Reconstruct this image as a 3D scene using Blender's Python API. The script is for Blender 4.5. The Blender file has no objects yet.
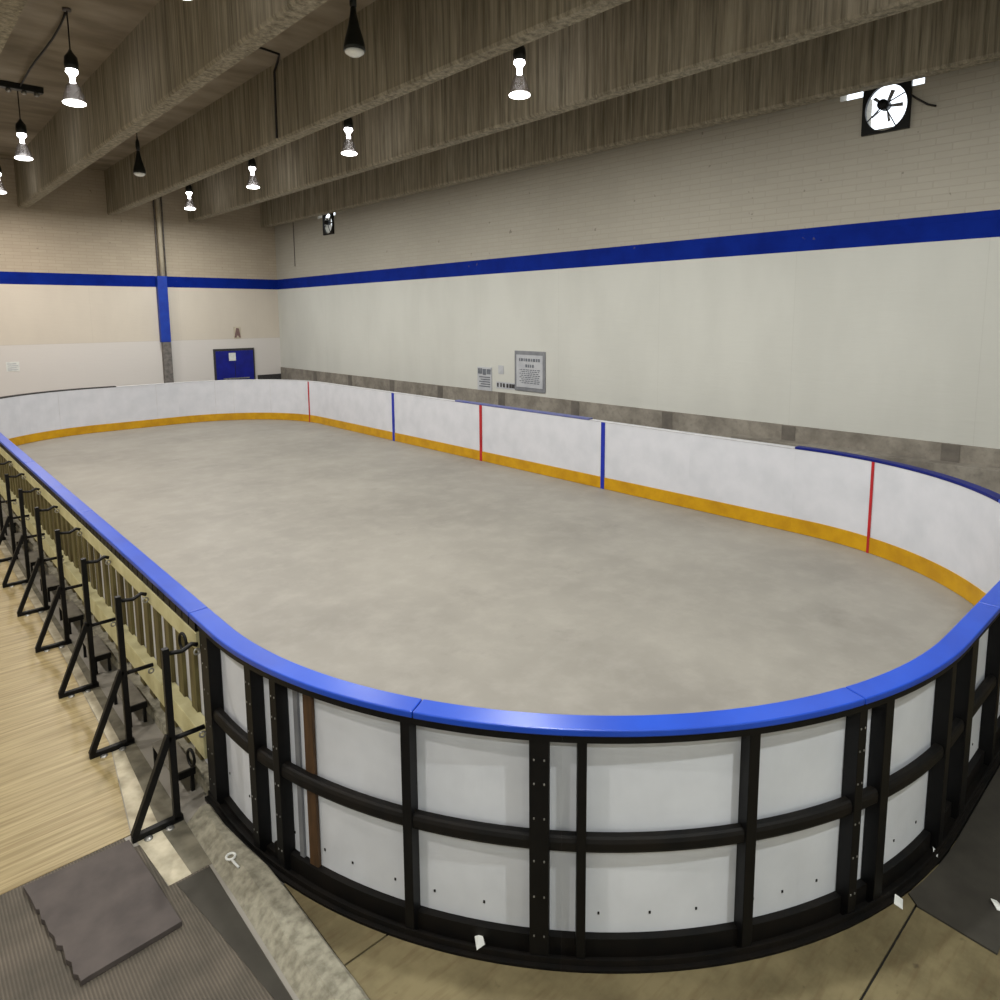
import bpy, bmesh, math, random
from mathutils import Vector, Matrix
random.seed(7)
PI = math.pi
SC = bpy.context.scene
C = SC.collection

# ------------------------------------------------------------------ materials
def lin(c):
    r = []
    for v in c:
        v = v / 255.0
        r.append(v / 12.92 if v <= 0.04045 else ((v + 0.055) / 1.055) ** 2.4)
    return (r[0], r[1], r[2], 1.0)

class NT:
    def __init__(s, name):
        s.m = bpy.data.materials.new(name); s.m.use_nodes = True
        s.t = s.m.node_tree; s.b = s.t.nodes['Principled BSDF']
    def n(s, typ, **kw):
        o = s.t.nodes.new(typ)
        for k, v in kw.items():
            if k in o.inputs: o.inputs[k].default_value = v
            else: setattr(o, k, v)
        return o
    def l(s, a, b): s.t.links.new(a, b)
    def math(s, op, a, b=None):
        o = s.t.nodes.new('ShaderNodeMath'); o.operation = op
        for i, v in enumerate((a, b)):
            if v is None: continue
            if isinstance(v, (int, float)): o.inputs[i].default_value = v
            else: s.l(v, o.inputs[i])
        return o.outputs[0]
    def mix(s, f, a, b):
        o = s.t.nodes.new('ShaderNodeMix'); o.data_type = 'RGBA'
        for i, v in ((0, f), (6, a), (7, b)):
            if isinstance(v, (int, float)): o.inputs[i].default_value = v
            elif isinstance(v, tuple): o.inputs[i].default_value = v
            else: s.l(v, o.inputs[i])
        return o.outputs[2]
    def pos(s, scale=(1, 1, 1)):
        g = s.n('ShaderNodeNewGeometry'); mp = s.n('ShaderNodeMapping')
        mp.inputs['Scale'].default_value = scale
        s.l(g.outputs['Position'], mp.inputs['Vector']); return mp.outputs[0]
    def obj(s, scale=(1, 1, 1)):
        g = s.n('ShaderNodeTexCoord'); mp = s.n('ShaderNodeMapping')
        mp.inputs['Scale'].default_value = scale
        s.l(g.outputs['Object'], mp.inputs['Vector']); return mp.outputs[0]
    def noise(s, vec, scale=5, detail=4, rough=.55):
        o = s.n('ShaderNodeTexNoise'); o.inputs['Scale'].default_value = scale
        o.inputs['Detail'].default_value = detail; o.inputs['Roughness'].default_value = rough
        s.l(vec, o.inputs['Vector']); return o.outputs['Fac']
    def rng(s, f, a, b, c=0., d=1.):
        o = s.n('ShaderNodeMapRange'); s.l(f, o.inputs[0])
        for i, v in enumerate((a, b, c, d)): o.inputs[i + 1].default_value = v
        return o.outputs[0]
    def bump(s, f, st=.3, dist=.01):
        o = s.n('ShaderNodeBump'); o.inputs['Strength'].default_value = st
        o.inputs['Distance'].default_value = dist
        s.l(f, o.inputs['Height']); s.l(o.outputs[0], s.b.inputs['Normal'])
    def set(s, col=None, rough=None, metal=None, spec=None):
        if col is not None:
            if isinstance(col, tuple): s.b.inputs['Base Color'].default_value = col
            else: s.l(col, s.b.inputs['Base Color'])
        if rough is not None: s.b.inputs['Roughness'].default_value = rough
        if metal is not None: s.b.inputs['Metallic'].default_value = metal
        if spec is not None: s.b.inputs['Specular IOR Level'].default_value = spec

def plain(name, c1, c2=None, scale=8., rough=.5, metal=0., bump=0., stretch=(1, 1, 1), lo=.35, hi=.65, spec=.4):
    k = NT(name); v = k.obj(stretch); f = k.noise(v, scale)
    c2 = c2 or tuple(int(x * .88) for x in c1)
    k.set(k.mix(k.rng(f, lo, hi), lin(c1), lin(c2)), rough, metal, spec)
    if bump: k.bump(f, bump, .01)
    return k.m

def emis(name, col, st):
    k = NT(name); k.set((0.8, 0.8, 0.8, 1), .4)
    k.b.inputs['Emission Color'].default_value = col; k.b.inputs['Emission Strength'].default_value = st
    return k.m

M = {}
M['black'] = plain('black painted steel', (5, 5, 6), (11, 10, 10), 14, .5, 0, .05, spec=.25)
M['black_rust'] = plain('black steel with brown grime', (5, 5, 5), (18, 14, 10), 7, .6, 0, .1, spec=.25)
M['white'] = plain('white plastic board', (208, 209, 216), (198, 200, 207), 3, .38, 0)
M['white_out'] = plain('white plastic board back', (214, 218, 225), (202, 206, 213), 2.5, .5, 0)
M['yellow'] = plain('yellow kick strip', (198, 150, 6), (178, 130, 4), 5, .4)
M['blue_cap'] = plain('blue plastic cap', (28, 74, 186), (24, 66, 174), 3, .3, 0, spec=.5)
M['blue_dark'] = plain('dark blue plastic cap', (10, 26, 112), (8, 20, 96), 3, .5, spec=.2)
M['pale_cap'] = plain('bare pale rail top', (205, 205, 208), (185, 185, 190), 4, .5)
M['greyblue_cap'] = plain('faded blue rail top', (84, 92, 150), (104, 108, 150), 6, .5)
M['line_blue'] = plain('blue line tape', (24, 44, 165), (20, 38, 150), 5, .4)
M['line_red'] = plain('red line tape', (180, 30, 36), (160, 26, 34), 5, .4)
M['brown_wood'] = plain('brown stained wood', (82, 58, 34), (58, 41, 24), 9, .6, 0, .1, (3, 3, .5))
M['beige'] = plain('beige painted timber', (196, 191, 150), (178, 172, 130), 6, .6, 0, .06)
M['olive'] = plain('olive brown timber slat', (104, 97, 58), (74, 64, 36), 5, .65, 0, .1, (4, 4, .6))
M['curb'] = plain('rough concrete curb', (152, 148, 132), (116, 112, 98), 22, .85, 0, .6)
M['concrete_pale'] = plain('pale worn concrete strip', (190, 182, 160), (140, 132, 112), 6, .8, 0, .3)
M['dirty'] = plain('dirty grey concrete', (122, 117, 102), (88, 84, 72), 7, .85, 0, .3)
M['rubber'] = plain('charcoal rubber tile', (78, 71, 68), (64, 58, 56), 6, .7, 0, .1)
M['dark_cover'] = plain('dark rubber sheet and curb foot patch', (60, 57, 50), (50, 47, 41), 5, .8, 0, .1)
M['shelf_grey'] = plain('grey steel shelf', (120, 116, 108), (96, 92, 84), 10, .6)
M['blue_paint'] = plain('blue wall paint', (8, 56, 160), (6, 46, 146), 5, .5)
M['door_blue'] = plain('dark blue door paint', (14, 26, 138), (10, 20, 118), 4, .4)
M['cream'] = plain('cream painted pipe', (196, 186, 166), (176, 166, 146), 5, .6)
M['grey_paint'] = plain('grey scuffed paint', (122, 116, 112), (90, 86, 84), 12, .6, 0, .1)
M['paper'] = plain('white paper', (222, 224, 220), (206, 208, 206), 12, .8)
M['sign_white'] = plain('pale grey sign face', (182, 184, 188), (168, 170, 176), 6, .5)
M['sign_grey'] = plain('grey sign border', (128, 130, 134), (112, 114, 120), 6, .5)
M['sign_ink'] = plain('dark grey print', (112, 116, 122), (92, 96, 104), 20, .6)
M['ink_dark'] = plain('dark print', (46, 44, 44), (60, 58, 58), 20, .6)
M['mauve'] = plain('faded mauve plastic', (130, 104, 100), (108, 84, 82), 10, .6)
M['galv'] = plain('galvanised steel', (168, 168, 164), (128, 128, 126), 16, .4, .7)
M['cable'] = plain('black cable', (22, 20, 20), (30, 28, 26), 20, .6)
M['lamp_dark'] = plain('dark green grey lamp shell', (36, 38, 34), (28, 30, 28), 12, .35, .3)
M['lens_off'] = plain('unlit lamp lens', (236, 238, 234), (224, 226, 222), 8, .2)
M['lens_on'] = emis('lit lamp lens', (1.0, .97, .93, 1), 14)
M['neck_on'] = emis('lit lamp neck', (1.0, .96, .94, 1), 16)

k = NT('clear lamp reflector')
tr = k.n('ShaderNodeBsdfTransparent'); tr.inputs[0].default_value = (.80, .78, .80, 1)
gl = k.n('ShaderNodeBsdfGlossy'); gl.inputs['Roughness'].default_value = .25
mx = k.n('ShaderNodeMixShader'); mx.inputs[0].default_value = .16
k.l(tr.outputs[0], mx.inputs[1]); k.l(gl.outputs[0], mx.inputs[2])
k.l(mx.outputs[0], k.t.nodes['Material Output'].inputs[0]); M['clear'] = k.m

def rink_floor_mat():
    k = NT('smooth grey concrete rink floor'); v = k.pos()
    a = k.noise(v, .55, 5, .6); b = k.noise(k.pos((1, 1, 1)), 3.2, 6, .65); c = k.noise(v, 26, 3)
    col = k.mix(k.rng(a, .35, .68), lin((146, 142, 134)), lin((130, 126, 119)))
    col = k.mix(k.rng(b, .45, .75, 0, .3), col, lin((172, 167, 159)))
    col = k.mix(k.rng(k.noise(v, 1.3, 6, .7), .6, .78, 0, .4), col, lin((98, 94, 89)))
    k.set(col, .5, 0, .3); k.bump(c, .08, .004)
    return k.m
M['rink_floor'] = rink_floor_mat()

def wood_mat():
    k = NT('tan strip wood floor'); g = k.n('ShaderNodeNewGeometry')
    sp = k.n('ShaderNodeSeparateXYZ'); k.l(g.outputs['Position'], sp.inputs[0])
    f = k.noise(k.pos((.8, 14, 1)), 2.2, 4); f2 = k.noise(k.pos((.5, 34, 1)), 1.6, 3)
    col = k.mix(k.rng(f, .35, .65), lin((162, 147, 108)), lin((130, 115, 78)))
    col = k.mix(k.rng(f2, .45, .72, 0, .5), col, lin((112, 90, 54)))
    pl = k.math('FRACT', k.math('MULTIPLY', sp.outputs[1], 14.3))
    seam = k.math('LESS_THAN', pl, .06)
    col = k.mix(k.math('MULTIPLY', seam, .35), col, lin((104, 84, 56)))
    k.set(col, .42, 0, .4); return k.m
M['wood'] = wood_mat()

def ribbed_mat():
    k = NT('grey brown ribbed rubber'); g = k.n('ShaderNodeNewGeometry')
    sp = k.n('ShaderNodeSeparateXYZ'); k.l(g.outputs['Position'], sp.inputs[0])
    w = k.math('SINE', k.math('MULTIPLY', sp.outputs[0], 2 * PI / .0145))
    n = k.noise(k.pos(), 3.5, 4)
    col = k.mix(k.rng(n, .35, .65), lin((102, 94, 84)), lin((80, 75, 67)))
    col = k.mix(k.rng(w, -1, 1, .45, 0), col, lin((52, 48, 42)))
    k.set(col, .75, 0, .3); k.bump(w, .5, .004); return k.m
M['ribbed'] = ribbed_mat()

def ply_mat():
    k = NT('stained plywood floor'); a = k.noise(k.pos(), 1.7, 6, .65); b = k.noise(k.pos((1, 6, 1)), 5, 5)
    col = k.mix(k.rng(a, .38, .62), lin((124, 113, 83)), lin((90, 81, 57)))
    col = k.mix(k.rng(b, .5, .75, 0, .5), col, lin((86, 68, 44)))
    col = k.mix(k.rng(k.noise(k.pos(), 11, 3), .66, .74, 0, .7), col, lin((60, 50, 34)))
    k.set(col, .7, 0, .3); k.bump(b, .2, .003); return k.m
M['ply'] = ply_mat()

def beam_mat():
    k = NT('board marked concrete beam')
    st = k.noise(k.pos((9, 9, .35)), 1.6, 5, .7); st2 = k.noise(k.pos((30, 30, .5)), 1.2, 3)
    a = k.noise(k.pos(), .8, 4)
    col = k.mix(k.rng(st, .34, .66), lin((176, 168, 150)), lin((108, 103, 90)))
    col = k.mix(k.rng(a, .4, .7, 0, .4), col, lin((112, 102, 84)))
    col = k.mix(k.rng(st2, .6, .76, 0, .5), col, lin((206, 198, 178)))
    k.set(col, .9, 0, .2); k.bump(st, .5, .02); return k.m
M['beam'] = beam_mat()

def ceil_mat():
    k = NT('brown grey concrete ceiling'); a = k.noise(k.pos((.6, 1.4, 1)), 1.1, 4)
    col = k.mix(k.rng(a, .35, .65), lin((160, 150, 134)), lin((126, 116, 100)))
    k.set(col, .9, 0, .2); return k.m
M['ceiling'] = ceil_mat()

def wall_mat(name, axis, warm):
    k = NT(name); g = k.n('ShaderNodeNewGeometry')
    sp = k.n('ShaderNodeSeparateXYZ'); k.l(g.outputs['Position'], sp.inputs[0])
    u, z = sp.outputs[axis], sp.outputs[2]
    cb = k.n('ShaderNodeCombineXYZ'); k.l(u, cb.inputs[0]); k.l(z, cb.inputs[1])
    br = k.n('ShaderNodeTexBrick'); k.l(cb.outputs[0], br.inputs['Vector'])
    br.inputs['Scale'].default_value = 1; br.inputs['Brick Width'].default_value = .36
    br.inputs['Row Height'].default_value = .085; br.inputs['Mortar Size'].default_value = .007
    br.inputs['Mortar Smooth'].default_value = .4
    br.inputs['Color1'].default_value = lin(warm[0]); br.inputs['Color2'].default_value = lin(warm[1])
    br.inputs['Mortar'].default_value = lin(warm[2])
    n = k.noise(k.pos(), 2.2, 5, .6)
    up = k.mix(k.rng(n, .4, .7, 0, .35), br.outputs['Color'], lin(warm[2]))
    low = k.mix(k.rng(k.noise(k.pos((1, 1, .4)), 1.5, 4), .4, .65, 0, .6), lin(warm[3]), lin(warm[4]))
    seam = k.math('LESS_THAN', k.math('FRACT', k.math('MULTIPLY', k.math('ADD', u, warm[6]), 1 / 2.29)), .004)
    low = k.mix(k.math('MULTIPLY', seam, .1), low, lin((120, 112, 100)))
    if axis == 0:
        pan = k.math('LESS_THAN', z, 2.165)
        low = k.mix(pan, low, lin(warm[5]))
        seam2 = k.math('LESS_THAN', k.math('ABSOLUTE', k.math('SUBTRACT', z, 2.165)), .006)
        low = k.mix(k.math('MULTIPLY', seam2, .25), low, lin((150, 140, 130)))
    is_up = k.math('GREATER_THAN', z, 3.84)
    col = k.mix(is_up, low, up)
    strp = k.math('MULTIPLY', k.math('GREATER_THAN', z, 3.693), k.math('LESS_THAN', z, 4.004))
    col = k.mix(strp, col, k.mix(k.rng(n, .4, .7), lin((2, 34, 128)), lin((0, 26, 112))))
    spot = k.rng(k.noise(k.pos(), 7.5, 2, .5), .735, .76, 0, .5)
    col = k.mix(k.math('MULTIPLY', spot, is_up), col, lin((96, 90, 82)))
    k.set(col, .8, 0, .12)
    h = k.math('MULTIPLY', br.outputs['Fac'], is_up)
    k.bump(k.math('SUBTRACT', k.math('MULTIPLY', k.noise(k.pos((1, 1, 5)), 3, 4), .5), k.math('MULTIPLY', h, .5)), .4, .012)
    return k.m
W1 = ((170, 165, 154), (167, 162, 151), (162, 157, 146), (196, 196, 190), (188, 188, 182), (214, 210, 208), .05)
W2 = ((180, 168, 150), (174, 162, 144), (165, 152, 135), (204, 195, 182), (197, 188, 176), (208, 203, 199), .1)
M['wall_right'] = wall_mat('painted wall with blue stripe', 1, W1)
M['wall_far'] = wall_mat('painted end wall with blue stripe', 0, W2)

def ledge_mat():
    k = NT('grey concrete wall base'); n = k.noise(k.pos(), 2.6, 5, .65); n2 = k.noise(k.pos(), 14, 3)
    col = k.mix(k.rng(n, .36, .66), lin((148, 142, 132)), lin((116, 110, 102)))
    col = k.mix(k.rng(n2, .5, .75, 0, .4), col, lin((96, 90, 84)))
    k.set(col, .85, 0, .2); k.bump(n2, .3, .01); return k.m
M['ledge'] = ledge_mat()
M['cream_wall'] = plain('off white painted wall', (222, 220, 212), (212, 210, 202), 2, .8)
M['ledge_dark'] = plain('dark joint block', (92, 87, 81), (108, 102, 95), 6, .85, 0, .2)

# ------------------------------------------------------------------ mesh helpers
class MB:
    """collects faces of one mesh, world coordinates minus an origin"""
    def __init__(s, org=(0, 0, 0)):
        s.v = []; s.f = []; s.mi = []; s.o = Vector(org); s.cur = 0; s.sm = []
        s.smooth = False
    def add(s, vs, fs):
        b = len(s.v); s.v += [Vector(v) - s.o for v in vs]
        s.f += [tuple(b + i for i in f) for f in fs]; s.mi += [s.cur] * len(fs); s.sm += [s.smooth] * len(fs)
    def box(s, x0, x1, y0, y1, z0, z1):
        s.add([(x0, y0, z0), (x1, y0, z0), (x1, y1, z0), (x0, y1, z0), (x0, y0, z1), (x1, y0, z1), (x1, y1, z1), (x0, y1, z1)],
              [(0, 3, 2, 1), (4, 5, 6, 7), (0, 1, 5, 4), (1, 2, 6, 5), (2, 3, 7, 6), (3, 0, 4, 7)])
    def prism(s, pts, z0, z1):
        n = len(pts)
        a = sum(pts[i][0] * pts[(i + 1) % n][1] - pts[(i + 1) % n][0] * pts[i][1] for i in range(n))
        if a < 0: pts = pts[::-1]
        s.add([(x, y, z0) for x, y in pts] + [(x, y, z1) for x, y in pts],
              [tuple(range(n))[::-1], tuple(range(n, 2 * n))] + [(i, (i + 1) % n, n + (i + 1) % n, n + i) for i in range(n)])
    def bar(s, a, b, w, h=None, up=(0, 0, 1)):
        """rectangular bar from a to b"""
        h = h or w; a = Vector(a); b = Vector(b); d = (b - a).normalized(); up = Vector(up)
        if abs(d.dot(up)) > .98: up = Vector((0, 1, 0))
        r = d.cross(up).normalized(); u = r.cross(d)
        vs = [p + r * i * w / 2 + u * j * h / 2 for p in (a, b) for i, j in ((-1, -1), (1, -1), (1, 1), (-1, 1))]
        s.add(vs, [(0, 1, 2, 3), (7, 6, 5, 4), (0, 4, 5, 1), (1, 5, 6, 2), (2, 6, 7, 3), (3, 7, 4, 0)])
    def tube(s, pts, r, n=10, cap=True):
        pts = [Vector(p) for p in pts]; rings = []; prev = None
        for i, p in enumerate(pts):
            d = (pts[min(i + 1, len(pts) - 1)] - pts[max(i - 1, 0)]).normalized()
            if prev is None:
                ref = Vector((0, 0, 1)) if abs(d.z) < .9 else Vector((1, 0, 0))
                x = d.cross(ref).normalized()
            else: x = (prev - d * prev.dot(d)).normalized()
            prev = x; y = d.cross(x)
            rings.append([p + x * math.cos(2 * PI * j / n) * r + y * math.sin(2 * PI * j / n) * r for j in range(n)])
        vs = [q for rg in rings for q in rg]; fs = []
        for i in range(len(pts) - 1):
            for j in range(n):
                fs.append((i * n + j, i * n + (j + 1) % n, (i + 1) * n + (j + 1) % n, (i + 1) * n + j))
        if cap: fs += [tuple(range(n))[::-1], tuple(range((len(pts) - 1) * n, len(pts) * n))]
        o = s.smooth; s.smooth = True; s.add(vs, fs); s.smooth = o
    def lathe(s, prof, n=24, c=(0, 0, 0), cap=True):
        c = Vector(c); vs = []; fs = []; m = len(prof)
        for r, z in prof:
            for j in range(n): vs.append(c + Vector((r * math.cos(2 * PI * j / n), r * math.sin(2 * PI * j / n), z)))
        for i in range(m - 1):
            for j in range(n):
                fs.append((i * n + j, i * n + (j + 1) % n, (i + 1) * n + (j + 1) % n, (i + 1) * n + j))
        if cap: fs += [tuple(range(n))[::-1], tuple(range((m - 1) * n, m * n))]
        o = s.smooth; s.smooth = True; s.add(vs, fs); s.smooth = o
    def torus(s, c, R, r, ax=(1, 0, 0), n=20, sx=1., sy=1.):
        ax = Vector(ax).normalized(); ref = Vector((0, 0, 1)) if abs(ax.z) < .9 else Vector((1, 0, 0))
        x = ax.cross(ref).normalized(); y = ax.cross(x); c = Vector(c)
        pts = [c + x * R * sx * math.cos(2 * PI * i / n) + y * R * sy * math.sin(2 * PI * i / n) for i in range(n)]
        m = 8; vs = []; fs = []
        for i, p in enumerate(pts):
            d = (p - c).normalized()
            for j in range(m):
                vs.append(p + d * r * math.cos(2 * PI * j / m) + ax * r * math.sin(2 * PI * j / m))
        for i in range(n):
            for j in range(m):
                fs.append((i * m + j, i * m + (j + 1) % m, ((i + 1) % n) * m + (j + 1) % m, ((i + 1) % n) * m + j))
        o = s.smooth; s.smooth = True; s.add(vs, fs); s.smooth = o
    def build(s, name, mats, parent=None, bevel=0., loc=None):
        me = bpy.data.meshes.new(name); me.from_pydata([tuple(v) for v in s.v], [], s.f)
        if not isinstance(mats, (list, tuple)): mats = [mats]
        for m in mats: me.materials.append(m)
        me.polygons.foreach_set('material_index', s.mi)
        me.polygons.foreach_set('use_smooth', s.sm)
        bm = bmesh.new(); bm.from_mesh(me); bmesh.ops.recalc_face_normals(bm, faces=bm.faces); bm.to_mesh(me); bm.free()
        o = bpy.data.objects.new(name, me); C.objects.link(o)
        if parent is not None: o.parent = parent
        else: o.location = s.o
        if bevel:
            b = o.modifiers.new('bevel', 'BEVEL'); b.width = bevel; b.segments = 2; b.limit_method = 'ANGLE'
        return o

def tag(o, label=None, cat=None, group=None, kind=None):
    if label: o['label'] = label
    if cat: o['category'] = cat
    if group: o['group'] = group
    if kind: o['kind'] = kind
    return o

def thing(name, label, cat, loc=(0, 0, 0), group=None):
    o = bpy.data.objects.new(name, None); C.objects.link(o); o.location = loc
    o.empty_display_size = .2
    return tag(o, label, cat, group)

def struct(name, mb, mats, parent=None, **kw):
    o = mb.build(name, mats, parent, **kw)
    if parent is None: o['kind'] = 'structure'
    return o

def dup(root, loc, label=None, group=None):
    r = root.copy(); C.objects.link(r); r.location = loc
    if label: r['label'] = label
    if group: r['group'] = group
    for ch in list(root.children):
        c = ch.copy(); C.objects.link(c); c.parent = r
        for g in ch.children:
            d = g.copy(); C.objects.link(d); d.parent = c
    return r

# ------------------------------------------------------------------ dimensions
XW, YF, ZC = 9.8, 21.36, 6.75        # right wall, far wall, ceiling
XL_, YN = -5.0, -4.5                 # unseen left and near walls
X0, X1, Y0, Y1, R = 1.331, 8.656, .9825, 19.3425, 2.7425   # inner face of the rink boards
A = PI * R / 2; Wd = X1 - X0 - 2 * R; L = Y1 - Y0 - 2 * R
TOT = 4 * A + 2 * Wd + 2 * L
def P(s, o=0.):
    """point on the board line, s along it (0 = start of the near left arc), o outwards"""
    s = s % TOT; r = R + o
    def arc(cx, cy, a): return (cx + r * math.cos(a), cy + r * math.sin(a))
    if s < A: return arc(X0 + R, Y0 + R, PI + s / R)
    s -= A
    if s < Wd: return (X0 + R + s, Y0 - o)
    s -= Wd
    if s < A: return arc(X1 - R, Y0 + R, 1.5 * PI + s / R)
    s -= A
    if s < L: return (X1 + o, Y0 + R + s)
    s -= L
    if s < A: return arc(X1 - R, Y1 - R, s / R)
    s -= A
    if s < Wd: return (X1 - R - s, Y1 + o)
    s -= Wd
    if s < A: return arc(X0 + R, Y1 - R, .5 * PI + s / R)
    s -= A
    return (X0 - o, Y1 - R - s)
def s_of(x, y):
    best = (1e9, 0); n = 4000
    for i in range(n):
        q = P(TOT * i / n); d = (q[0] - x) ** 2 + (q[1] - y) ** 2
        if d < best[0]: best = (d, TOT * i / n)
    return best[1]
S_RIGHT = 2 * A + Wd                 # start of the right straight
S_FARARC = S_RIGHT + L
def sright(y): return S_RIGHT + (y - Y0 - R)
S_LEFT0 = TOT - L                    # start (far end) of left straight
def sleft(y): return TOT - (y - Y0 - R)

def sweep(mb, s0, s1, o0, o1, z0, z1, step=.09):
    n = max(1, int(math.ceil((s1 - s0) / step)))
    # straights need few segments but uniform keeps it simple
    vs = []; fs = []
    for i in range(n + 1):
        s = s0 + (s1 - s0) * i / n
        a = P(s, o0); b = P(s, o1)
        vs += [(a[0], a[1], z0), (b[0], b[1], z0), (b[0], b[1], z1), (a[0], a[1], z1)]
    for i in range(n):
        for j in range(4):
            k2 = (j + 1) % 4
            fs.append((i * 4 + j, i * 4 + k2, (i + 1) * 4 + k2, (i + 1) * 4 + j))
    fs += [(0, 3, 2, 1), (n * 4, n * 4 + 1, n * 4 + 2, n * 4 + 3)]
    mb.add(vs, fs)
def sweep_prof(mb, s0, s1, prof, step=.09):
    n = max(1, int(math.ceil((s1 - s0) / step))); k = len(prof); vs = []; fs = []
    for i in range(n + 1):
        s = s0 + (s1 - s0) * i / n
        for o, z in prof:
            a = P(s, o); vs.append((a[0], a[1], z))
    for i in range(n):
        for j in range(k):
            q = (j + 1) % k; fs.append((i * k + j, i * k + q, (i + 1) * k + q, (i + 1) * k + j))
    fs += [tuple(range(k))[::-1], tuple(range(n * k, n * k + k))]
    mb.add(vs, fs)
def post_box(mb, s, w, o0, o1, z0, z1):
    a = P(s - .01, 0); b = P(s + .01, 0); t = Vector((b[0] - a[0], b[1] - a[1], 0)).normalized()
    c = [Vector(P(s, o) + (0,)) for o in (o0, o1)]
    q = [c[0] - t * w / 2, c[0] + t * w / 2, c[1] + t * w / 2, c[1] - t * w / 2]
    mb.add([(v.x, v.y, z0) for v in q] + [(v.x, v.y, z1) for v in q],
           [(0, 3, 2, 1), (4, 5, 6, 7), (0, 1, 5, 4), (1, 2, 6, 5), (2, 3, 7, 6), (3, 0, 4, 7)])

# ------------------------------------------------------------------ room shell
m = MB(); m.box(XL_ - .2, XW + .4, YN - .2, YF + .3, -.25, 0); struct('floor', m, M['rink_floor'])
m = MB(); m.box(XL_ - .2, XW + .4, YN - .2, YF + .3, ZC, ZC + .25); struct('ceiling', m, M['ceiling'])
m = MB(); m.box(XL_ - .2, XW + .3, YF, YF + .3, 0, ZC); struct('wall_far', m, M['wall_far'])
m = MB(); m.box(XL_ - .2, XL_, YN, YF, 0, ZC); struct('wall_left', m, M['cream_wall'])
m = MB(); m.box(XL_ - .2, XW + .3, YN - .2, YN, 0, ZC); struct('wall_near', m, M['cream_wall'])
# right wall with the two openings high up where the fans sit
holes = [(3.05, 4.05, 5.16, 5.82), (17.5, 18.5, 5.16, 5.82)]
m = MB(); T = .22; ys = YN
for (a, b, c, d) in holes:
    m.box(XW, XW + T, ys, a, 0, ZC)
    m.box(XW, XW + T, a, b, 0, c); m.box(XW, XW + T, a, b, d, ZC)
    fc = 3.46 if a < 10 else 17.86
    m.box(XW, XW + T, a, fc - .262, c, 5.6); m.box(XW, XW + T, fc + .262, b, c, 5.6)
    ys = b
m.box(XW, XW + T, ys, YF, 0, ZC); struct('wall_right', m, M['wall_right'])

# concrete base under the right wall, with its joints and the lower step
m = MB(); m.box(XW - .03, XW, YN + .02, YF - .02, 0, 1.213)
m.cur = 1
for y in (19.0, 16.96, 14.87, 12.85, 10.72, 8.65, 6.6, 4.52, 2.47, .4):
    m.box(XW - .036, XW - .028, y - .1, y + .1, .55, 1.205)
m.cur = 0; m.box(XW - .26, XW - .03, YN + .02, 5.3, 0, .99)
struct('baseboard_right', m, [M['ledge'], M['ledge_dark']])
m = MB(); m.box(9.0, XW - .04, YF - .05, YF, 0, 1.0); m.cur = 0
struct('baseboard_far', m, M['ink_dark'])
m = MB(); m.box(-4.9, 5.9, YF - .03, YF, 0, .86); struct('baseboard_far_left', m, M['ledge_dark'])

# thin vertical conduit on the right wall
m = MB((XW - .02, 20.03, 4.4)); m.tube([(XW - .015, 20.03, 4.35), (XW - .015, 20.03, ZC)], .012, 8)
tag(m.build('wall_conduit', M['grey_paint']), 'thin grey vertical conduit on the upper right wall near the far corner', 'conduit')

# door in the far wall
d = MB(); d.box(7.66, 8.91, YF - .05, YF, 0, 1.87)
df = struct('door_1', d, M['ink_dark'])
d = MB(); d.box(7.71, 8.27, YF - .075, YF - .05, .02, 1.8); d.box(8.29, 8.86, YF - .075, YF - .05, .02, 1.8)
d.build('door_leaf', M['door_blue'], df, bevel=.004)
d = MB(); d.box(7.9, 8.7, YF - .11, YF - .075, .93, .97); d.build('push_bar', M['galv'], df)
m = MB((8.21, YF - .08, 1.55)); m.box(8.1, 8.31, YF - .082, YF - .076, 1.5, 1.74)
m.build('notice_paper', M['paper']); tag(bpy.data.objects['notice_paper'], 'small white paper notice stuck on the dark blue door', 'notice')
# small sign above the door
t = thing('wall_sign', 'tiny mauve arrow-shaped sign above the blue door', 'sign', (8.43, YF, 2.2))
m = MB(); m.box(-.11, .11, -.012, 0, -.03, .33); m.build('sign_plate', M['cream'], t)
m = MB(); m.prism([(-.1, 0), (-.035, 0), (-.02, .06), (.02, .06), (.045, 0), (.1, 0), (.05, .28), (-.03, .3)], 0, .006)
o = m.build('sign_symbol', M['mauve'], t); o.rotation_euler = (PI / 2, 0, 0); o.location = (0, -.012, 0)
# faint notice far left on the end wall
m = MB((2.62, YF, 1.6)); m.box(2.5, 2.78, YF - .008, YF, 1.5, 1.74); m.cur = 1
for i in range(4): m.box(2.53, 2.75 - .03 * (i % 2), YF - .011, YF - .008, 1.53 + i * .05, 1.55 + i * .05)
tag(m.build('wall_notice', [M['paper'], M['sign_white']]), 'faint square notice low on the end wall at the far left', 'notice')

# column on the end wall
t = thing('wall_column', 'slim column on the end wall, cream above, blue in the middle, grey at its foot', 'column', (6.35, YF, 0))
m = MB(); m.box(-.17, .09, -.16, 0, 2.13, 4.0); m.build('blue_section', M['blue_paint'], t, bevel=.01)
m = MB(); m.box(-.14, .09, -.15, 0, 0, 2.13); m.build('grey_section', M['grey_paint'], t, bevel=.01)
m = MB(); m.tube([(.0, -.08, 4.0), (.0, -.08, ZC)], .06, 14); m.build('cream_pipe', M['cream'], t)
for x in (-.1, .11):
    m = MB(); m.tube([(x, -.05, 4.0), (x, -.05, ZC)], .018, 8); m.build('dark_pipe', M['grey_paint'], t)

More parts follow.
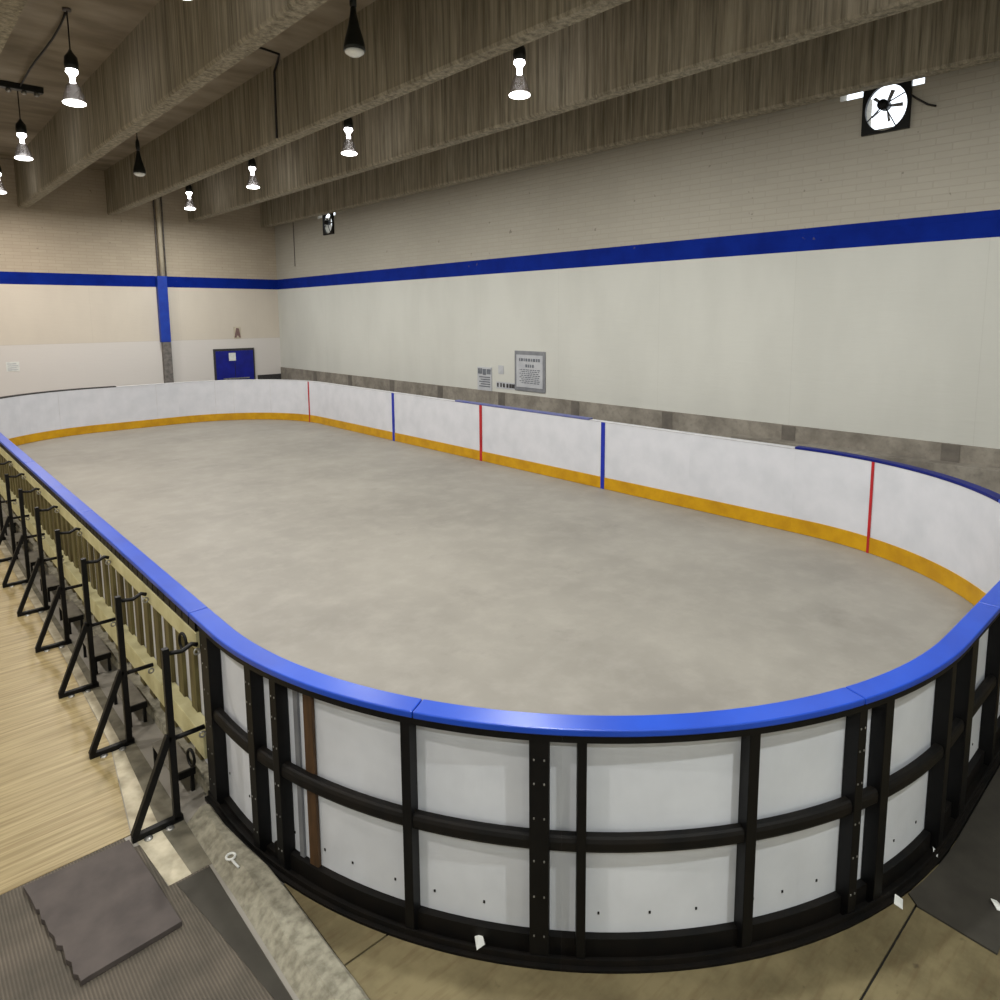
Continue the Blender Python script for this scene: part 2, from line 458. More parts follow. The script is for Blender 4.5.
# ------------------------------------------------------------------ beams
bl = ['leftmost', 'second', 'third', 'fourth']
names = ['concrete ceiling beam in front, the leftmost of the four in the picture',
         'second concrete ceiling beam from the left, with a cable down its side',
         'third concrete ceiling beam from the left, above the lit lamps',
         'concrete ceiling beam nearest the striped right wall, above the fans']
for x, nm in zip((3.07, 5.08, 7.18, 9.36), names):
    m = MB((x, 8, 5.6))
    w = .2; c = .035
    pr = [(x, ZC), (x, 5.6 + c), (x + c * .6, 5.6), (x + w, 5.6), (x + w, ZC)]
    vs = [(a, YN, b) for a, b in pr] + [(a, YF, b) for a, b in pr]; n = 5
    m.add(vs, [tuple(range(n)), tuple(range(n, 2 * n))[::-1]] + [(i, n + i, n + (i + 1) % n, (i + 1) % n) for i in range(n)])
    tag(m.build('ceiling_beam', M['beam']), nm, 'beam', 'concrete ceiling beams')
for x, nm in ((1.1, 'concrete ceiling beam left of the picture over the fence'), (-.95, 'concrete ceiling beam left of the picture over the wood floor'), (-3.0, 'concrete ceiling beam farthest left over the wood floor')):
    m = MB((x, 8, 5.6)); m.box(x, x + .2, YN, YF, 5.6, ZC)
    tag(m.build('ceiling_beam', M['beam']), nm, 'beam', 'concrete ceiling beams')

# conduit across the ceiling and down the second beam
m = MB((4.4, 10.2, ZC))
m.tube([(4.3, 10.2, ZC - .012), (4.94, 10.32, ZC - .012), (5.04, 10.6, ZC - .03), (5.065, 10.78, ZC - .12), (5.065, 10.8, 5.64)], .017, 8)
tag(m.build('ceiling_cable', M['cable']), 'black cable crossing the ceiling and dropping down the second beam', 'cable')

# ------------------------------------------------------------------ high bay lamps
def lamp(label, lit, loc, warm, group, mul=1.):
    t = thing('high_bay_lamp', label, 'lamp', loc, group)
    H = ZC - 5.6
    m = MB(); m.tube([(0, 0, 0), (0, 0, -(H - .62))], .009, 8); m.build('cord', M['cable'], t)
    q = 1. if lit else .45
    m = MB(); m.lathe([(.012, -(H - .66)), (.03 * q, -(H - .62)), (.075 * q, -(H - .56)), (.084 * q, -(H - .48)), (.078 * q, -(H - .41))], 20)
    m.build('housing', M['lamp_dark'], t)
    m = MB(); m.lathe([(.012, -.0), (.05, -.0), (.05, -.03), (.012, -.03)], 16); m.build('ceiling_rose', M['grey_paint'], t)
    if lit:
        m = MB(); m.lathe([(.066, -(H - .41)), (.074, -(H - .38)), (.034, -(H - .325)), (.03, -(H - .27)), (.038, -(H - .25))], 20)
        m.build('glowing_neck', M['neck_on'], t)
        m = MB(); m.lathe([(.045, -(H - .26)), (.08, -(H - .2)), (.11, -(H - .11)), (.13, -(H - .02))], 28, cap=False)
        m.build('clear_reflector', M['clear'], t)
        m = MB(); m.lathe([(.12, -(H - .012)), (.134, -(H - .002)), (.132, -(H + .012)), (.115, -(H + .02))], 28)
        m.build('lens', M['lens_on'], t)
    else:
        m = MB(); m.lathe([(.03, -(H - .40)), (.035, -(H - .34)), (.06, -(H - .22)), (.1, -(H - .08)), (.112, -(H - .02)), (.114, -(H + .02)), (.1, -(H + .022))], 28)
        m.build('dark_reflector', M['lamp_dark'], t)
        m = MB(); m.lathe([(.1, -(H + .02)), (.098, -(H + .045)), (.06, -(H + .07)), (.01, -(H + .078))], 24)
        m.build('lens', M['lens_off'], t)
    if lit:
        ld = bpy.data.lights.new('lamp_light', 'AREA'); ld.shape = 'DISK'; ld.size = .2
        ld.energy = LAMP_W * mul; ld.color = warm
        lo = bpy.data.objects.new('lamp_light', ld); C.objects.link(lo); lo.parent = t
        lo.location = (0, 0, -(H + .024))
    return t
LAMP_W = 150
wa = (1.0, .935, .86); co = (.98, 1.0, .965)
G = 'high bay lamps over the rink'
lamp('lit hanging lamp at the upper left, the largest lit one left of the first beam', True, (2.25, 10.65, ZC), wa, G)
lamp('lit hanging lamp left of the first beam, below and left of the largest left one', True, (2.28, 14.8, ZC), wa, G)
lamp('lit hanging lamp cut by the left edge of the picture against the end wall', True, (2.42, 19.05, ZC), wa, G)
lamp('lit hanging lamp just above the top edge of the picture left of the first beam', True, (2.25, 6.5, ZC), wa, G)
lamp('lit hanging lamp far behind the camera side, left of the first beam', True, (2.25, 2.4, ZC), co, G)
lamp('lit hanging lamp nearest in front of the third beam, the largest in the middle', True, (6.38, 6.62, ZC), co, G)
lamp('lit hanging lamp in front of the third beam, second largest in its row', True, (6.37, 10.82, ZC), co, G)
lamp('lit hanging lamp in front of the third beam end, third in its row', True, (6.4, 14.9, ZC), co, G)
lamp('lit hanging lamp farthest away beside the end of the third beam', True, (6.4, 18.85, ZC), co, G)
lamp('lit hanging lamp above the near end of the rink outside the top edge', True, (6.4, 2.5, ZC), co, G)
lamp('unlit dark hanging lamp with a pale lens at the top, against the second beam', False, (4.02, 6.65, ZC), wa, G)
lamp('unlit dark hanging lamp small against the far end of the second beam', False, (4.13, 14.8, ZC), wa, G)
lamp('unseen boosted lamp behind the camera, left of the first beam', True, (2.25, -1.7, ZC), co, G, 1.4)  # unseen lamp continuing the row, power raised to brighten the near boards
lamp('unseen boosted lamp behind the camera over the ribbed matting', True, (-1.9, -1.7, ZC), co, G, 1.4)  # added out of view too, stronger than its row to light the near boards
for i, y in enumerate((2.4, 6.5, 10.65, 14.8)):
    lamp('lit hanging lamp over the wood floor left of the picture, ' + ('nearest', 'second', 'third', 'farthest')[i], True, (-1.9, y, ZC), wa, G)
# supply cable along the ceiling between the left lamps, with its junction fixture
m = MB((2.25, 12, ZC)); m.tube([(2.25, 10.73, ZC - .03)] + [(2.25 + .02 * math.sin(i), 10.65 + i * 4.15 / 8, ZC - .03 - .05 * math.sin(PI * i / 8)) for i in range(1, 8)] + [(2.28, 14.72, ZC - .03)], .014, 8)
tag(m.build('supply_cable', M['cable']), 'black supply cable running along the ceiling between the two left lamps', 'cable')
t = thing('ceiling_junction_fixture', 'dark ceiling fixture with glinting metal fittings behind the left lamps', 'fixture', (2.3, 14.5, ZC))
m = MB(); m.box(-.35, .3, -.07, .07, -.1, 0); m.build('housing', M['lamp_dark'], t, bevel=.01)
for x in (-.2, .02, .2):
    m = MB(); m.lathe([(.03, -.16), (.045, -.13), (.03, -.1)], 12, (x, -.02, 0)); m.build('metal_fitting', M['galv'], t)

# ------------------------------------------------------------------ exhaust fans in the wall openings
def fan(label, y, hw):
    t = thing('exhaust_fan', label, 'fan', (XW, y, 5.4), 'wall exhaust fans')
    m = MB(); n = 40; r = .245; h = .28
    # square plate with a round hole (in the y-z plane), thickness along x
    for x0, x1 in ((-.05, 0.0),):
        ring = [(r * math.cos(2 * PI * i / n), r * 1.14 * math.sin(2 * PI * i / n)) for i in range(n)]
        sq = []
        for i in range(n):
            c_, s_ = math.cos(2 * PI * i / n), math.sin(2 * PI * i / n); q = h / max(abs(c_), abs(s_)); sq.append((q * c_, q * s_ * 1.06))
        vs = [(x0, a, b) for a, b in ring] + [(x0, a, b) for a, b in sq] + [(x1, a, b) for a, b in ring] + [(x1, a, b) for a, b in sq]
        fs = []
        for i in range(n):
            j = (i + 1) % n
            fs += [(i, j, n + j, n + i), (2 * n + i, 3 * n + i, 3 * n + j, 2 * n + j), (i, 2 * n + i, 2 * n + j, j), (n + i, n + j, 3 * n + j, 3 * n + i)]
        m.add(vs, fs)
    m.build('square_plate', M['black'], t)
    m = MB(); m.tube([(-.12, .02, .03), (.03, .02, .03)], .062, 18); m.build('motor', M['black'], t)
    for ang in (40, 112, 184, 256, 328):
        a = math.radians(ang); m = MB()
        d = Vector((0, math.cos(a), math.sin(a))); q = Vector((0, -math.sin(a), math.cos(a)))
        c0 = Vector((.02, .02, .03))
        pts = []
        for rr, w, tw in ((.06, .022, .02), (.13, .034, .016), (.2, .042, .012)):
            for sgn in (-1, 1): pts.append(c0 + d * rr * .98 + q * w * sgn * .5 + Vector((sgn * tw, 0, 0)))
        vs = pts + [v + Vector((.005, 0, 0)) for v in pts]
        m.add(vs, [(0, 1, 3, 2), (2, 3, 5, 4), (6, 8, 9, 7), (8, 10, 11, 9), (0, 2, 8, 6), (2, 4, 10, 8), (1, 7, 9, 3), (3, 9, 11, 5), (4, 5, 11, 10), (0, 6, 7, 1)])
        m.build('blade', M['grey_paint'], t)
    for ang in (150, 240, 330):
        a = math.radians(ang); m = MB()
        m.bar((-.045, .02 + .05 * math.cos(a), .03 + .05 * math.sin(a)), (-.045, .245 * math.cos(a), .27 * math.sin(a)), .016, .012)
        m.build('motor_bracket', M['black'], t)
    return t
fan('large square black exhaust fan with bright round opening, high on the right wall', 3.46, .28)
fan('small looking exhaust fan high on the right wall near the far corner', 17.86, .28)
m = MB((XW, 3.1, 5.4)); m.tube([(XW - .06, 3.17, 5.48), (XW - .06, 3.1, 5.42), (XW - .05, 2.98, 5.33), (XW - .02, 2.9, 5.3)], .012, 8)
tag(m.build('fan_cable', M['cable']), 'short black cable curving away from the large exhaust fan', 'cable')

# ------------------------------------------------------------------ signs on the right wall
t = thing('rules_sign', 'large grey-bordered notice board with rows of print on the right wall', 'sign', (XW, 9.89, 1.70))
m = MB(); m.box(-.02, 0, -.44, .44, -.41, .41); m.build('border', M['sign_grey'], t, bevel=.01)
m = MB(); m.box(-.026, -.02, -.375, .375, -.33, .33); m.build('face', M['sign_white'], t)
m = MB()
def words(y0, y1, z, h):
    y = y0
    while y < y1:
        w = random.uniform(.03, .09); m.box(-.029, -.026, y, min(y + w, y1), z, z + h); y += w + .02
words(-.3, .3, .2, .06); words(-.13, .12, .08, .06)
for i in range(8): words(-.3 + .02 * (i % 3), .28 - .04 * (i % 2), 0.02 - i * .038, .018)
m.build('print', M['sign_ink'], t)
t = thing('small_sign', 'small narrow grey sign with a dark heading, left of the large notice board', 'sign', (XW, 11.28, 1.47))
m = MB(); m.box(-.02, 0, -.23, .23, -.26, .25); m.build('face', M['sign_white'], t)
m = MB(); m.box(-.024, -.02, -.21, -.08, .1, .21); m.box(-.024, -.02, -.06, .05, .08, .21); m.box(-.024, -.02, .07, .21, .1, .22)
for i in range(5): m.box(-.024, -.02, -.19, .17 - .05 * (i % 2), .02 - i * .05, .045 - i * .05)
m.build('print', M['sign_ink'], t)
m = MB((XW, 10.75, 1.68)); m.box(XW - .008, XW, 10.68, 10.84, 1.6, 1.78)
tag(m.build('small_notice', M['sign_white']), 'tiny faint notice between the two signs on the right wall', 'notice')
t = thing('wall_lettering_strip', 'short row of dark characters beside the large notice board', 'sign', (XW, 10.62, 1.36))
m = MB(); m.box(-.004, 0, -.3, .29, -.07, .07); m.build('backing', M['sign_white'], t)
for i, y in enumerate((.24, .14, .05, -.06, -.15, -.24)):
    m = MB(); w = (.022, .022, .03, .03, .035, .045)[i]; m.box(-.008, -.004, y - w, y + w, -.04, .045)
    m.build('character_mark', M['ink_dark'], t)

# ------------------------------------------------------------------ dasher boards
def section(label, s0, s1, posts, group, near=False, left=False, line=None, bh=.11, seams=()):
    g = .00006; mid = (s0 + s1) / 2; c = P(mid, .05)
    t = thing('dasher_board', label, 'rink board', (c[0], c[1], 0), group)
    org = (c[0], c[1], 0)
    m = MB(org); sweep(m, s0 + g, s1 - g, 0, .014, .02, 1.1)
    m.cur = 1
    # bolt heads along the back of the panel
    s = s0 + .15
    while s < s1 - .1 and near:
        for z in (.2,):
            post_box(m, s + random.uniform(-.02, .02), .009, .0135, .017, z, z + .012)
        s += random.uniform(.17, .26)
    pan = m.build('panel', [M['white'] if not near else M['white_out'], M['black']], t)
    if seams:
        m = MB(org)
        for q in seams: post_box(m, q, .012, -.002, .0, .19, 1.09)
        m.build('panel_joint', M['pale_cap'], t)
    m = MB(org); sweep(m, s0 + g, s1 - g, -.008, 0, .005, .195); m.build('kick_plate', M['yellow'], t)
    fm = M['beige'] if left else M['black']
    if left:
        m = MB(org); sweep(m, s0 + g, s1 - g, .02, .105, .93, 1.035, .5); m.build('upper_rail', fm, t, bevel=.004)
        m = MB(org); sweep(m, s0 + g, s1 - g, .02, .1, .25, .4, .5); m.build('lower_rail', fm, t, bevel=.004)
        m = MB(org); sweep(m, s0 + g, s1 - g, .014, .09, .0, .07, .5); m.build('sill', M['curb'], t)
        m = MB(org)
        q = s0 + g
        while q < s1 - .02:
            sweep(m, q, min(q + .1, s1 - g), .03, .104, 1.045, 1.098, .5); q += .115
        m.build('top_cleat', M['black'], t)
    else:
        m = MB(org); sweep(m, s0 + g, s1 - g, .016, .095, 1.065, 1.1); m.build('top_angle', M['black'], t)
        m = MB(org); sweep_prof(m, s0 + g, s1 - g, [(.035, .54), (.062, .54), (.072, .547), (.078, .56), (.078, .592), (.072, .608), (.062, .615), (.035, .615)]); m.build('middle_rail', M['black_rust'], t)
        m = MB(org); sweep(m, s0 + g, s1 - g, .015, .05, .0, bh); sweep(m, s0 + g, s1 - g, .05, .115, .0, .022)
        sweep(m, s0 + g, s1 - g, .085, .095, .022, .05)
        m.build('base_channel', M['black_rust'], t)
    for (s, w, kind) in posts:
        m = MB(org)
        if kind == 'slat':
            post_box(m, s, w, .014, .038, .08, 1.0)
            m.build('slat', M['olive'], t)
        elif kind == 'wood':
            post_box(m, s, w, .016, .038, .03, 1.06); m.build('timber_post', M['brown_wood'], t, bevel=.004)
        elif kind == 'strip':
            post_box(m, s, w, .016, .03, .03, 1.06); m.build('pale_strip', M['sign_grey'], t)
        else:
            # channel section: web plus two flanges
            post_box(m, s, w, .016, .088, .0, 1.068)
            m.cur = 1
            if kind == 'bolted':
                for z in (.14, .33, .5, .7, .86, .97):
                    for e in (-.25, .25): post_box(m, s + e * w, .007, .0875, .091, z, z + .01)
            m.build('post', [M['black'], M['galv']], t, bevel=.003)
    if line:
        col, w, sl = line
        m = MB(org); post_box(m, sl, w, -.0115, -.0, .0, 1.1)
        m.build('line_stripe', M[col], t)
    return t

b1 = s_of(1.303, 3.235); b2 = s_of(1.97, 1.80); b3 = s_of(3.225, 1.03); b4 = s_of(4.2, .9)
GN = 'black framed curved boards at the near end'
def so(x, y): return s_of(x, y)
section('narrow near end board between the thick black corner post and the first double post', -.24, b1,
        [(-.17, .12, 'bolted'), (so(1.28, 3.345), .06, 'bolted')], GN, near=True, bh=.05)
section('near end board with the brown timber upright, left of the middle', b1, b2,
        [(so(1.31, 3.13), .05, 'bolted'), (so(1.40, 3.05), .03, 'strip'), (so(1.42, 2.96), .06, 'wood'), (so(1.597, 2.395), .045, 'post'), (so(1.905, 1.868), .085, 'bolted')], GN, near=True)
section('near end board with one post in its middle, right of the wide bolted double post', b2, b3,
        [(so(2.03, 1.737), .04, 'post'), (so(2.62, 1.273), .05, 'post'), (so(3.145, 1.045), .05, 'bolted')], GN, near=True)
section('near end board narrowing away right of the second double post pair', b3, b4,
        [(so(3.32, 1.0), .06, 'post'), (so(3.92, .9), .06, 'post')], GN, near=True)
b5 = b4 + 1.5; b6 = b5 + 1.5; b7 = sright(3.85); 
section('near end board at the right edge of the picture, beside the thick pair of posts', b4, b5, [(b4 + .1, .12, 'post'), (b4 + .75, .065, 'post'), (b5 - .06, .085, 'post')], GN, near=True)
section('near end board just beyond the right edge of the picture', b5, b6, [(b5 + .06, .085, 'post'), (b5 + .75, .065, 'post'), (b6 - .06, .085, 'post')], GN, near=True)
gl_near = so(8.56, 2.93)
GR = 'white boards with yellow kick strip along the far sides'
section('curved white board at the right edge, right of the thin red goal line', b6, gl_near, [(b6 + .06, .085, 'post'), (gl_near - .06, .085, 'post')], GR,
        line=('line_red', .032, gl_near - .018))
s1 = sright(3.91)
section('white board just left of the right-hand red goal line', gl_near, s1, [(gl_near + .06, .085, 'post'), (s1 - .06, .085, 'post')], GR)
s2 = sright(5.45); section('white board second left of the right-hand red goal line', s1, s2, [(s1 + .06, .085, 'post'), (s2 - .06, .085, 'post')], GR)
s3 = sright(7.1); section('white board touching the right side of the nearer blue line', s2, s3, [(s2 + .06, .085, 'post'), (s3 - .06, .085, 'post')], GR, line=('line_blue', .075, s3 - .045))
s4 = sright(10.14); section('long white board between the nearer blue line and the red centre line', s3, s4, [(s3 + .06, .085, 'post'), ((s3 + s4) / 2, .085, 'post'), (s4 - .06, .085, 'post')], GR, line=('line_red', .07, s4 - .04))
s5 = sright(13.2); section('long white board between the red centre line and the farther blue line', s4, s5, [(s4 + .06, .085, 'post'), ((s4 + s5) / 2, .085, 'post'), (s5 - .06, .085, 'post')], GR, line=('line_blue', .085, s5 - .045))
s6 = so(8.45, 17.13); section('white board between the farther blue line and the small far red goal line', s5, s6, [(s5 + .06, .085, 'post'), ((s5 + s6) / 2, .085, 'post'), (s6 - .06, .085, 'post')], GR, line=('line_red', .04, s6 - .02))
e1 = so(7.75, 18.7); section('curved white board in the far corner in front of the dark blue door', s6, e1, [(s6 + .06, .085, 'post'), (e1 - .06, .085, 'post')], GR, seams=(so(8.1, 18.35),))
e2 = so(5.95, 19.34); section('white far end board under the grey foot of the wall column', e1, e2, [(e1 + .06, .085, 'post'), (e2 - .06, .085, 'post')], GR, seams=(so(7.3, 19.0), so(6.87, 19.2)))
e3 = so(4.2, 19.34); section('white far end board left of the wall column', e2, e3, [(e2 + .06, .085, 'post'), (e3 - .06, .085, 'post')], GR, seams=(so(5.42, 19.34),))
e4 = so(2.35, 18.8); section('curved white far end board towards the left edge of the picture', e3, e4, [(e3 + .06, .085, 'post'), (e4 - .06, .085, 'post')], GR, seams=(so(3.2, 19.2),))
section('curved white far corner board hidden behind the left side cap', e4, S_LEFT0, [(e4 + .06, .085, 'post'), (S_LEFT0 - .06, .085, 'post')], GR)
# left side: beige rails and olive slats outside
ys = [3.96, 6.6, 9.5, 12.4, Y1 - R]
lab = ['nearest left side board with beige rails and olive slats, next to the black corner post',
       'second left side board with beige rails, behind the middle steel braces',
       'third left side board with beige rails, small near the left edge',
       'farthest left side board with beige rails beyond the left edge']
for i in range(4):
    a, b = sleft(ys[i + 1]), sleft(ys[i])
    if i == 0: b = TOT - .242
    sl = []; y = 4.05 if i == 0 else ys[i] + .12
    while y < ys[i + 1] - .07: sl.append((sleft(y), .1, 'slat')); y += .24
    section(lab[i], a, b, sl, 'left side boards with beige rails', left=True)

# caps on top of the boards
def cap(label, s0, s1, mat, joints=(), group='cap rails on the boards', z=1.1, th=.032, o0=-.006, o1=.106):
    mid = (s0 + s1) / 2; c = P(mid, .05); m = MB((c[0], c[1], z))
    q = [s0] + list(joints) + [s1]
    for a, b in zip(q[:-1], q[1:]): sweep(m, a + .002, b - .002, o0, o1, z, z + th, .08)
    tag(m.build('cap_rail', mat, bevel=.006), label, 'cap rail', group)
cap('bright blue cap rail curving round the near end of the rink', TOT - .33 - TOT, b6 + .4, M['blue_cap'], joints=(so(1.75, 2.43), b3 - .1, b4 + .5))
cap('bright blue straight cap rail along the left side of the rink', S_LEFT0, TOT - .335, M['blue_cap'], joints=(sleft(12.8), sleft(9.8), sleft(6.9)))
cap('dark blue cap rail on the curve behind the right-hand goal line', b6 + .405, s1, M['blue_dark'])
cap('bare white cap rail between the dark blue curve and the nearer blue line', s1 + .004, sright(7.35), M['pale_cap'], th=.012)
cap('faded grey-blue cap rail right of the centre line below the signs', sright(7.36), sright(10.9), M['greyblue_cap'])
cap('bare pale cap rail on the right side boards near the far corner', sright(10.91), e1, M['pale_cap'], th=.012)
cap('bare pale cap rail along the far end boards', e1 + .004, e3 - .3, M['pale_cap'], th=.012)
cap('dark cap rail on the far left curve of the boards', e3 - .29, S_LEFT0 - .004, M['ink_dark'], th=.03)

# corner shackle rings next to the near left post
t = thing('corner_shackle', 'pair of black chain rings on the left of the thick corner post', 'shackle', (1.175, 4.03, 0))
for z in (.98, .26):
    m = MB(); m.torus((0, 0, z), .036, .009, (1, .2, 0), sy=1.4); m.build('ring', M['black'], t)

# ------------------------------------------------------------------ steel braces on the left
def brace(label, loc):
    t = thing('steel_brace', label, 'brace', loc, 'black steel braces along the left side')
    w = .036
    m = MB(); m.bar((0, 0, .02), (0, 0, 1.035), w); m.build('upright', M['black'], t, bevel=.003)
    m = MB(); m.bar((-.222, 0, .03), (-.012, 0, .53), w, w, (0, 1, 0)); m.build('diagonal', M['black'], t, bevel=.003)
    m = MB(); m.bar((-.235, 0, .018), (.03, 0, .018), w, w); m.build('foot_bar', M['black'], t, bevel=.003)
    m = MB(); m.tube([(.018, 0, 1.0), (.09, 0, .99), (.14, 0, 1.015), (.17, 0, 1.0)], .013, 8); m.build('upper_arm', M['black'], t)
    m = MB(); m.tube([(.018, 0, .5), (.18, 0, .5)], .014, 8); m.build('lower_arm', M['black'], t)
    m = MB(); m.torus((.16, -.02, .97), .016, .005, (0, 1, 0)); m.torus((.16, -.02, .47), .016, .005, (0, 1, 0)); m.build('clip_ring', M['galv'], t)
    m = MB(); m.box(.05, .17, .2, .62, .135, .155); m.build('foot_shelf', M['shelf_grey'], t, bevel=.003)
    m = MB(); m.box(.05, .17, .183, .2, .115, .157); m.build('shelf_edge', M['black'], t)
    for x, y in ((.06, .21), (.06, .6), (.155, .21)):
        m = MB(); m.bar((x, y, .0), (x, y, .135), .02); m.build('shelf_leg', M['black'], t)
    for x in (-.16, -.05):
        m = MB(); m.lathe([(.022, 0), (.022, .008), (.01, .012)], 12, (x, -.035, 0)); m.build('floor_bolt', M['galv'], t)
    return t
ordn = ['nearest', 'second', 'third', 'fourth', 'fifth', 'sixth', 'seventh', 'eighth']
labs = ['black steel triangular brace nearest the camera, beside the torn rubber tile',
        'black triangular brace, second from the near corner post',
        'black triangular brace, third from the near corner post',
        'black triangular brace, fourth from the near corner post',
        'black triangular brace, fifth from the near corner post',
        'black triangular brace, sixth from the near corner post',
        'black triangular brace, seventh from the near corner post, small',
        'farthest black triangular brace at the very left edge of the picture']
first = None
for i, l in enumerate(labs):
    loc = (1.04, 3.895 + .972 * i, 0)
    if first is None: first = brace(l, loc)
    else: dup(first, loc, l)

# ------------------------------------------------------------------ ground coverings
m = MB(); m.prism([(.965, YF - .06), (.965, 6.5), (.94, 4.95), (.815, 3.96), (-4.95, 3.96), (-4.95, YF - .06)], .0, .005)
struct('floor_wood', m, M['wood'])
m = MB(); m.prism([(.97, YF - .06), (.97, 6.5), (.945, 4.95), (.82, 3.955), (.86, 3.45), (.97, 3.45), (.95, 3.9), (1.0, 4.95), (1.03, 6.5), (1.04, YF - .06)], .0, .003)
struct('floor_concrete_strip', m, M['concrete_pale'])
m = MB(); m.prism([(.971, 3.45), (1.072, 3.45), (1.072, YF - .06), (1.041, YF - .06), (1.031, 6.5), (1.001, 4.95), (.951, 3.9)], .0, .003)
struct('floor_dirty_strip', m, M['dirty'])
m = MB((0, 2, 0)); m.prism([(-4.95, 3.955), (.78, 3.955), (.785, 3.85), (.83, 3.84), (.855, 3.445), (1.055, 3.445), (1.04, -4.4), (-4.95, -4.4)], .0, .006)
tag(m.build('ribbed_matting', M['ribbed']), 'grey-brown ribbed rubber matting covering the floor at the lower left', 'matting')
m = MB((.95, 2.6, .006)); m.prism([(.89, 3.43), (1.052, 3.43), (1.045, 1.2), (1.02, 1.4), (1.0, 2.5), (.945, 3.0)], .006, .009)  # thin sheet laid over the matting as the dark patch by the curb
tag(m.build('dark_patch', M['dark_cover']), 'thin dark patch along the foot of the concrete curb', 'mat')
m = MB((.6, 3.5, .006))
edge = [(.315, 3.905), (.33, 3.8), (.338, 3.70), (.35, 3.69), (.346, 3.62), (.357, 3.60), (.36, 3.52), (.374, 3.47), (.372, 3.41), (.392, 3.39), (.388, 3.30), (.404, 3.27), (.398, 3.2), (.412, 3.18), (.414, 3.14), (.44, 3.145)]
m.prism(edge + [(.83, 3.156), (.812, 3.5), (.79, 3.885)], .007, .034)
tag(m.build('torn_rubber_tile', M['rubber'], bevel=.002), 'charcoal square rubber tile with a torn left edge lying at the lower left', 'rubber tile')

def outer_x_range(y):
    """x interval inside the rink outline (with frame) at this y"""
    o = .118
    if y <= Y0 - o: return None
    if y >= Y0 + R: return (X0 - o, X1 + o)
    r = R + o; dy = (Y0 + R) - y
    if abs(dy) > r: return None
    q = math.sqrt(r * r - dy * dy)
    return (X0 + R - q, X1 - R + q)
# concrete curb between mats and plywood
m = MB((1.17, 3, 0))
prof = [(1.075, 0), (1.145, .056), (1.158, .064), (1.255, .062), (1.268, .05), (1.268, 0)]
ysb = [-4.4] + [i * .22 - 1.0 for i in range(23)]
vs = []; n = len(prof)
for y in ysb:
    xr = min(1.268, outer_x_range(y)[0] - .004) if outer_x_range(y) else 1.268
    for j, (a, b) in enumerate(prof):
        if j >= 3: a = a - 1.268 + xr
        jx = random.uniform(-.004, .004); jz = random.uniform(-.004, .004) if b > 0 else 0
        vs.append((a + jx, y, b + jz))
fs = []
for i in range(len(ysb) - 1):
    for j in range(n):
        q = (j + 1) % n; fs.append((i * n + j, i * n + q, (i + 1) * n + q, (i + 1) * n + j))
fs += [tuple(range(n)), tuple(range((len(ysb) - 1) * n, len(ysb) * n))[::-1]]
m.add(vs, fs); m.o = Vector((1.17, 3, 0))
tag(m.build('concrete_curb', M['curb']), 'rough grey concrete curb running from the corner post to the bottom edge', 'curb')

# metal eye on the curb
t = thing('tie_down_eye', 'pale metal eye with a tail lying on the concrete curb', 'metal eye', (1.135, 3.33, .062))
m = MB(); m.torus((.0, .02, .006), .022, .006, (0, 0, 1)); m.build('ring', M['paper'], t)
m = MB(); m.tube([(-.004, 0, .004), (.0, -.035, .002), (.006, -.07, -.002)], .006, 8); m.build('tail', M['paper'], t)

# plywood outside the near end (seams between the sheets)
# keep the plywood outside the rink outline: cut by building strips that follow the curve
m = MB()
for a, b in ((2.465, 3.1), (.875, 2.455), (-.75, .865), (-4.4, -.76)):
    ns = max(1, int((b - a) / .04))
    def poly(side):
        pts = []
        for i in range(ns + 1):
            y = a + (b - a) * i / ns; r_ = outer_x_range(y)
            xm = 4.99
            if side == 'l': pts.append(((min(r_[0], xm) if r_ else xm), y))
            else: pts.append(((max(r_[1], xm) if r_ else xm), y))
        if side == 'l': pts = [p for p in pts if p[0] > 1.29]; return [(1.287, pts[0][1])] + pts + [(1.287, pts[-1][1])]
        return [(9.5, a)] + pts + [(9.5, b)]
    for sd_ in ('l', 'r'):
        pl = poly(sd_); m.prism(pl, .0, .012)
m.cur = 1
for q in (2.46, .87, -.755):
    for x0, x1 in (((1.29, 1.52) if q > 2 else (1.29, 9.4)),):
        m.box(x0, x1, q - .006, q + .006, 0, .003)
struct('floor_plywood', m, [M['ply'], M['cable']])

# dark rubber sheet at the lower right
m = MB((4.2, .7, .012))
pts = [(3.43, .54), (3.45, .86)]
for i in range(12):
    x = 3.5 + i * .13; s_ = (X0 + R - x)
    y = (Y0 + R) - math.sqrt(max(0, (R + .125) ** 2 - (max(0, s_)) ** 2)); pts.append((x, y))
pts += [(5.2, .855), (5.2, .54)]
m.prism(pts, .0125, .022)
tag(m.build('rubber_sheet', M['dark_cover']), 'dark rubber sheet on the plywood against the boards at the lower right', 'rubber sheet')

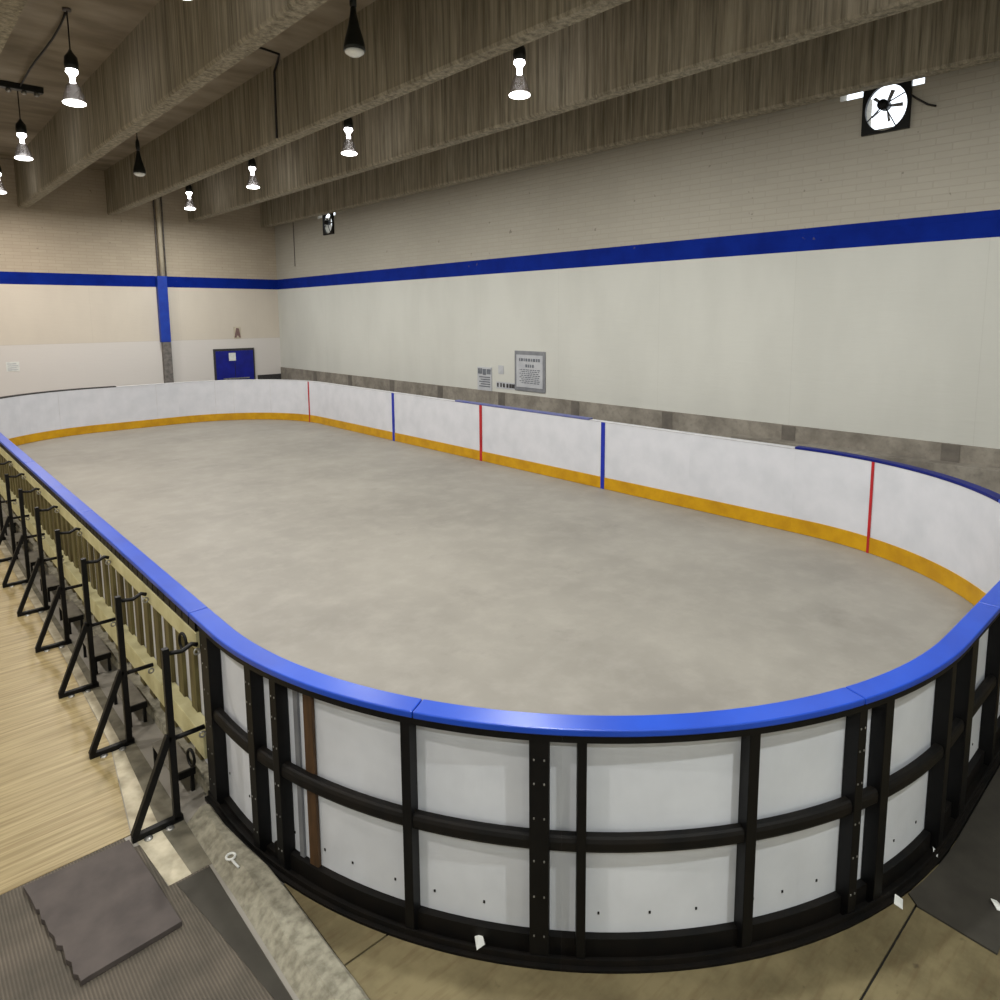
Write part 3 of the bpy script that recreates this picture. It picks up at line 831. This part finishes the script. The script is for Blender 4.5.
# bits of litter
def scrap(label, x, y, z, rz, sx, sy, mat):
    m = MB((x, y, z)); vs = [(x - sx, y - sy, z), (x + sx, y - sy * .7, z + .004), (x + sx * .8, y + sy, z + .02), (x - sx * .7, y + sy * .9, z + .002)]
    vs2 = [(a, b, c + .003) for a, b, c in vs]
    m.add(vs + vs2, [(3, 2, 1, 0), (4, 5, 6, 7), (0, 1, 5, 4), (1, 2, 6, 5), (2, 3, 7, 6), (3, 0, 4, 7)])
    o = m.build('paper_scrap', mat); tag(o, label, 'litter', 'scraps on the floor'); o.rotation_euler = (0, 0, rz)
scrap('crumpled white scrap lying on the black base channel left of the middle', 1.775, 2.125, .052, -.5, .02, .05, M['paper'])
scrap('small pale scrap on the plywood at the corner of the dark rubber sheet', 3.41, .93, .013, .2, .03, .02, M['paper'])
scrap('small white scrap on the base channel near the right edge', 3.87, .905, .024, .2, .02, .012, M['paper'])
scrap('small pale scrap on the dark rubber sheet at the right edge', 3.72, .6, .023, .8, .03, .02, M['paper'])

# ------------------------------------------------------------------ world: plain overcast daylight seen through the fan openings
w = bpy.data.worlds.new('world'); SC.world = w; w.use_nodes = True
bg = w.node_tree.nodes['Background']; bg.inputs[0].default_value = (.86, .93, 1.0, 1); bg.inputs[1].default_value = 3.0

# ------------------------------------------------------------------ camera
yaw, pitch, roll = math.radians(42.33), math.radians(7.409), math.radians(-.413)
fw = Vector((math.sin(yaw) * math.cos(pitch), math.cos(yaw) * math.cos(pitch), -math.sin(pitch)))
rt = Vector((math.cos(yaw), -math.sin(yaw), 0)); up = rt.cross(fw)
rt2 = math.cos(roll) * rt + math.sin(roll) * up; up2 = -math.sin(roll) * rt + math.cos(roll) * up
cd = bpy.data.cameras.new('camera'); cam = bpy.data.objects.new('camera', cd); C.objects.link(cam)
cam.matrix_world = Matrix(((rt2.x, up2.x, -fw.x, 0), (rt2.y, up2.y, -fw.y, 0), (rt2.z, up2.z, -fw.z, 2.834), (0, 0, 0, 1)))
cd.sensor_width = 36; cd.sensor_fit = 'HORIZONTAL'; cd.lens = .69045 * 36
cd.shift_x = -.0014; cd.shift_y = -.0952; cd.clip_start = .05; cd.clip_end = 200
SC.camera = cam
SC.view_settings.view_transform = 'Standard'; SC.view_settings.look = 'None'
SC.view_settings.gamma = 1; SC.view_settings.use_curve_mapping = False
SC.view_settings.exposure = -0.42
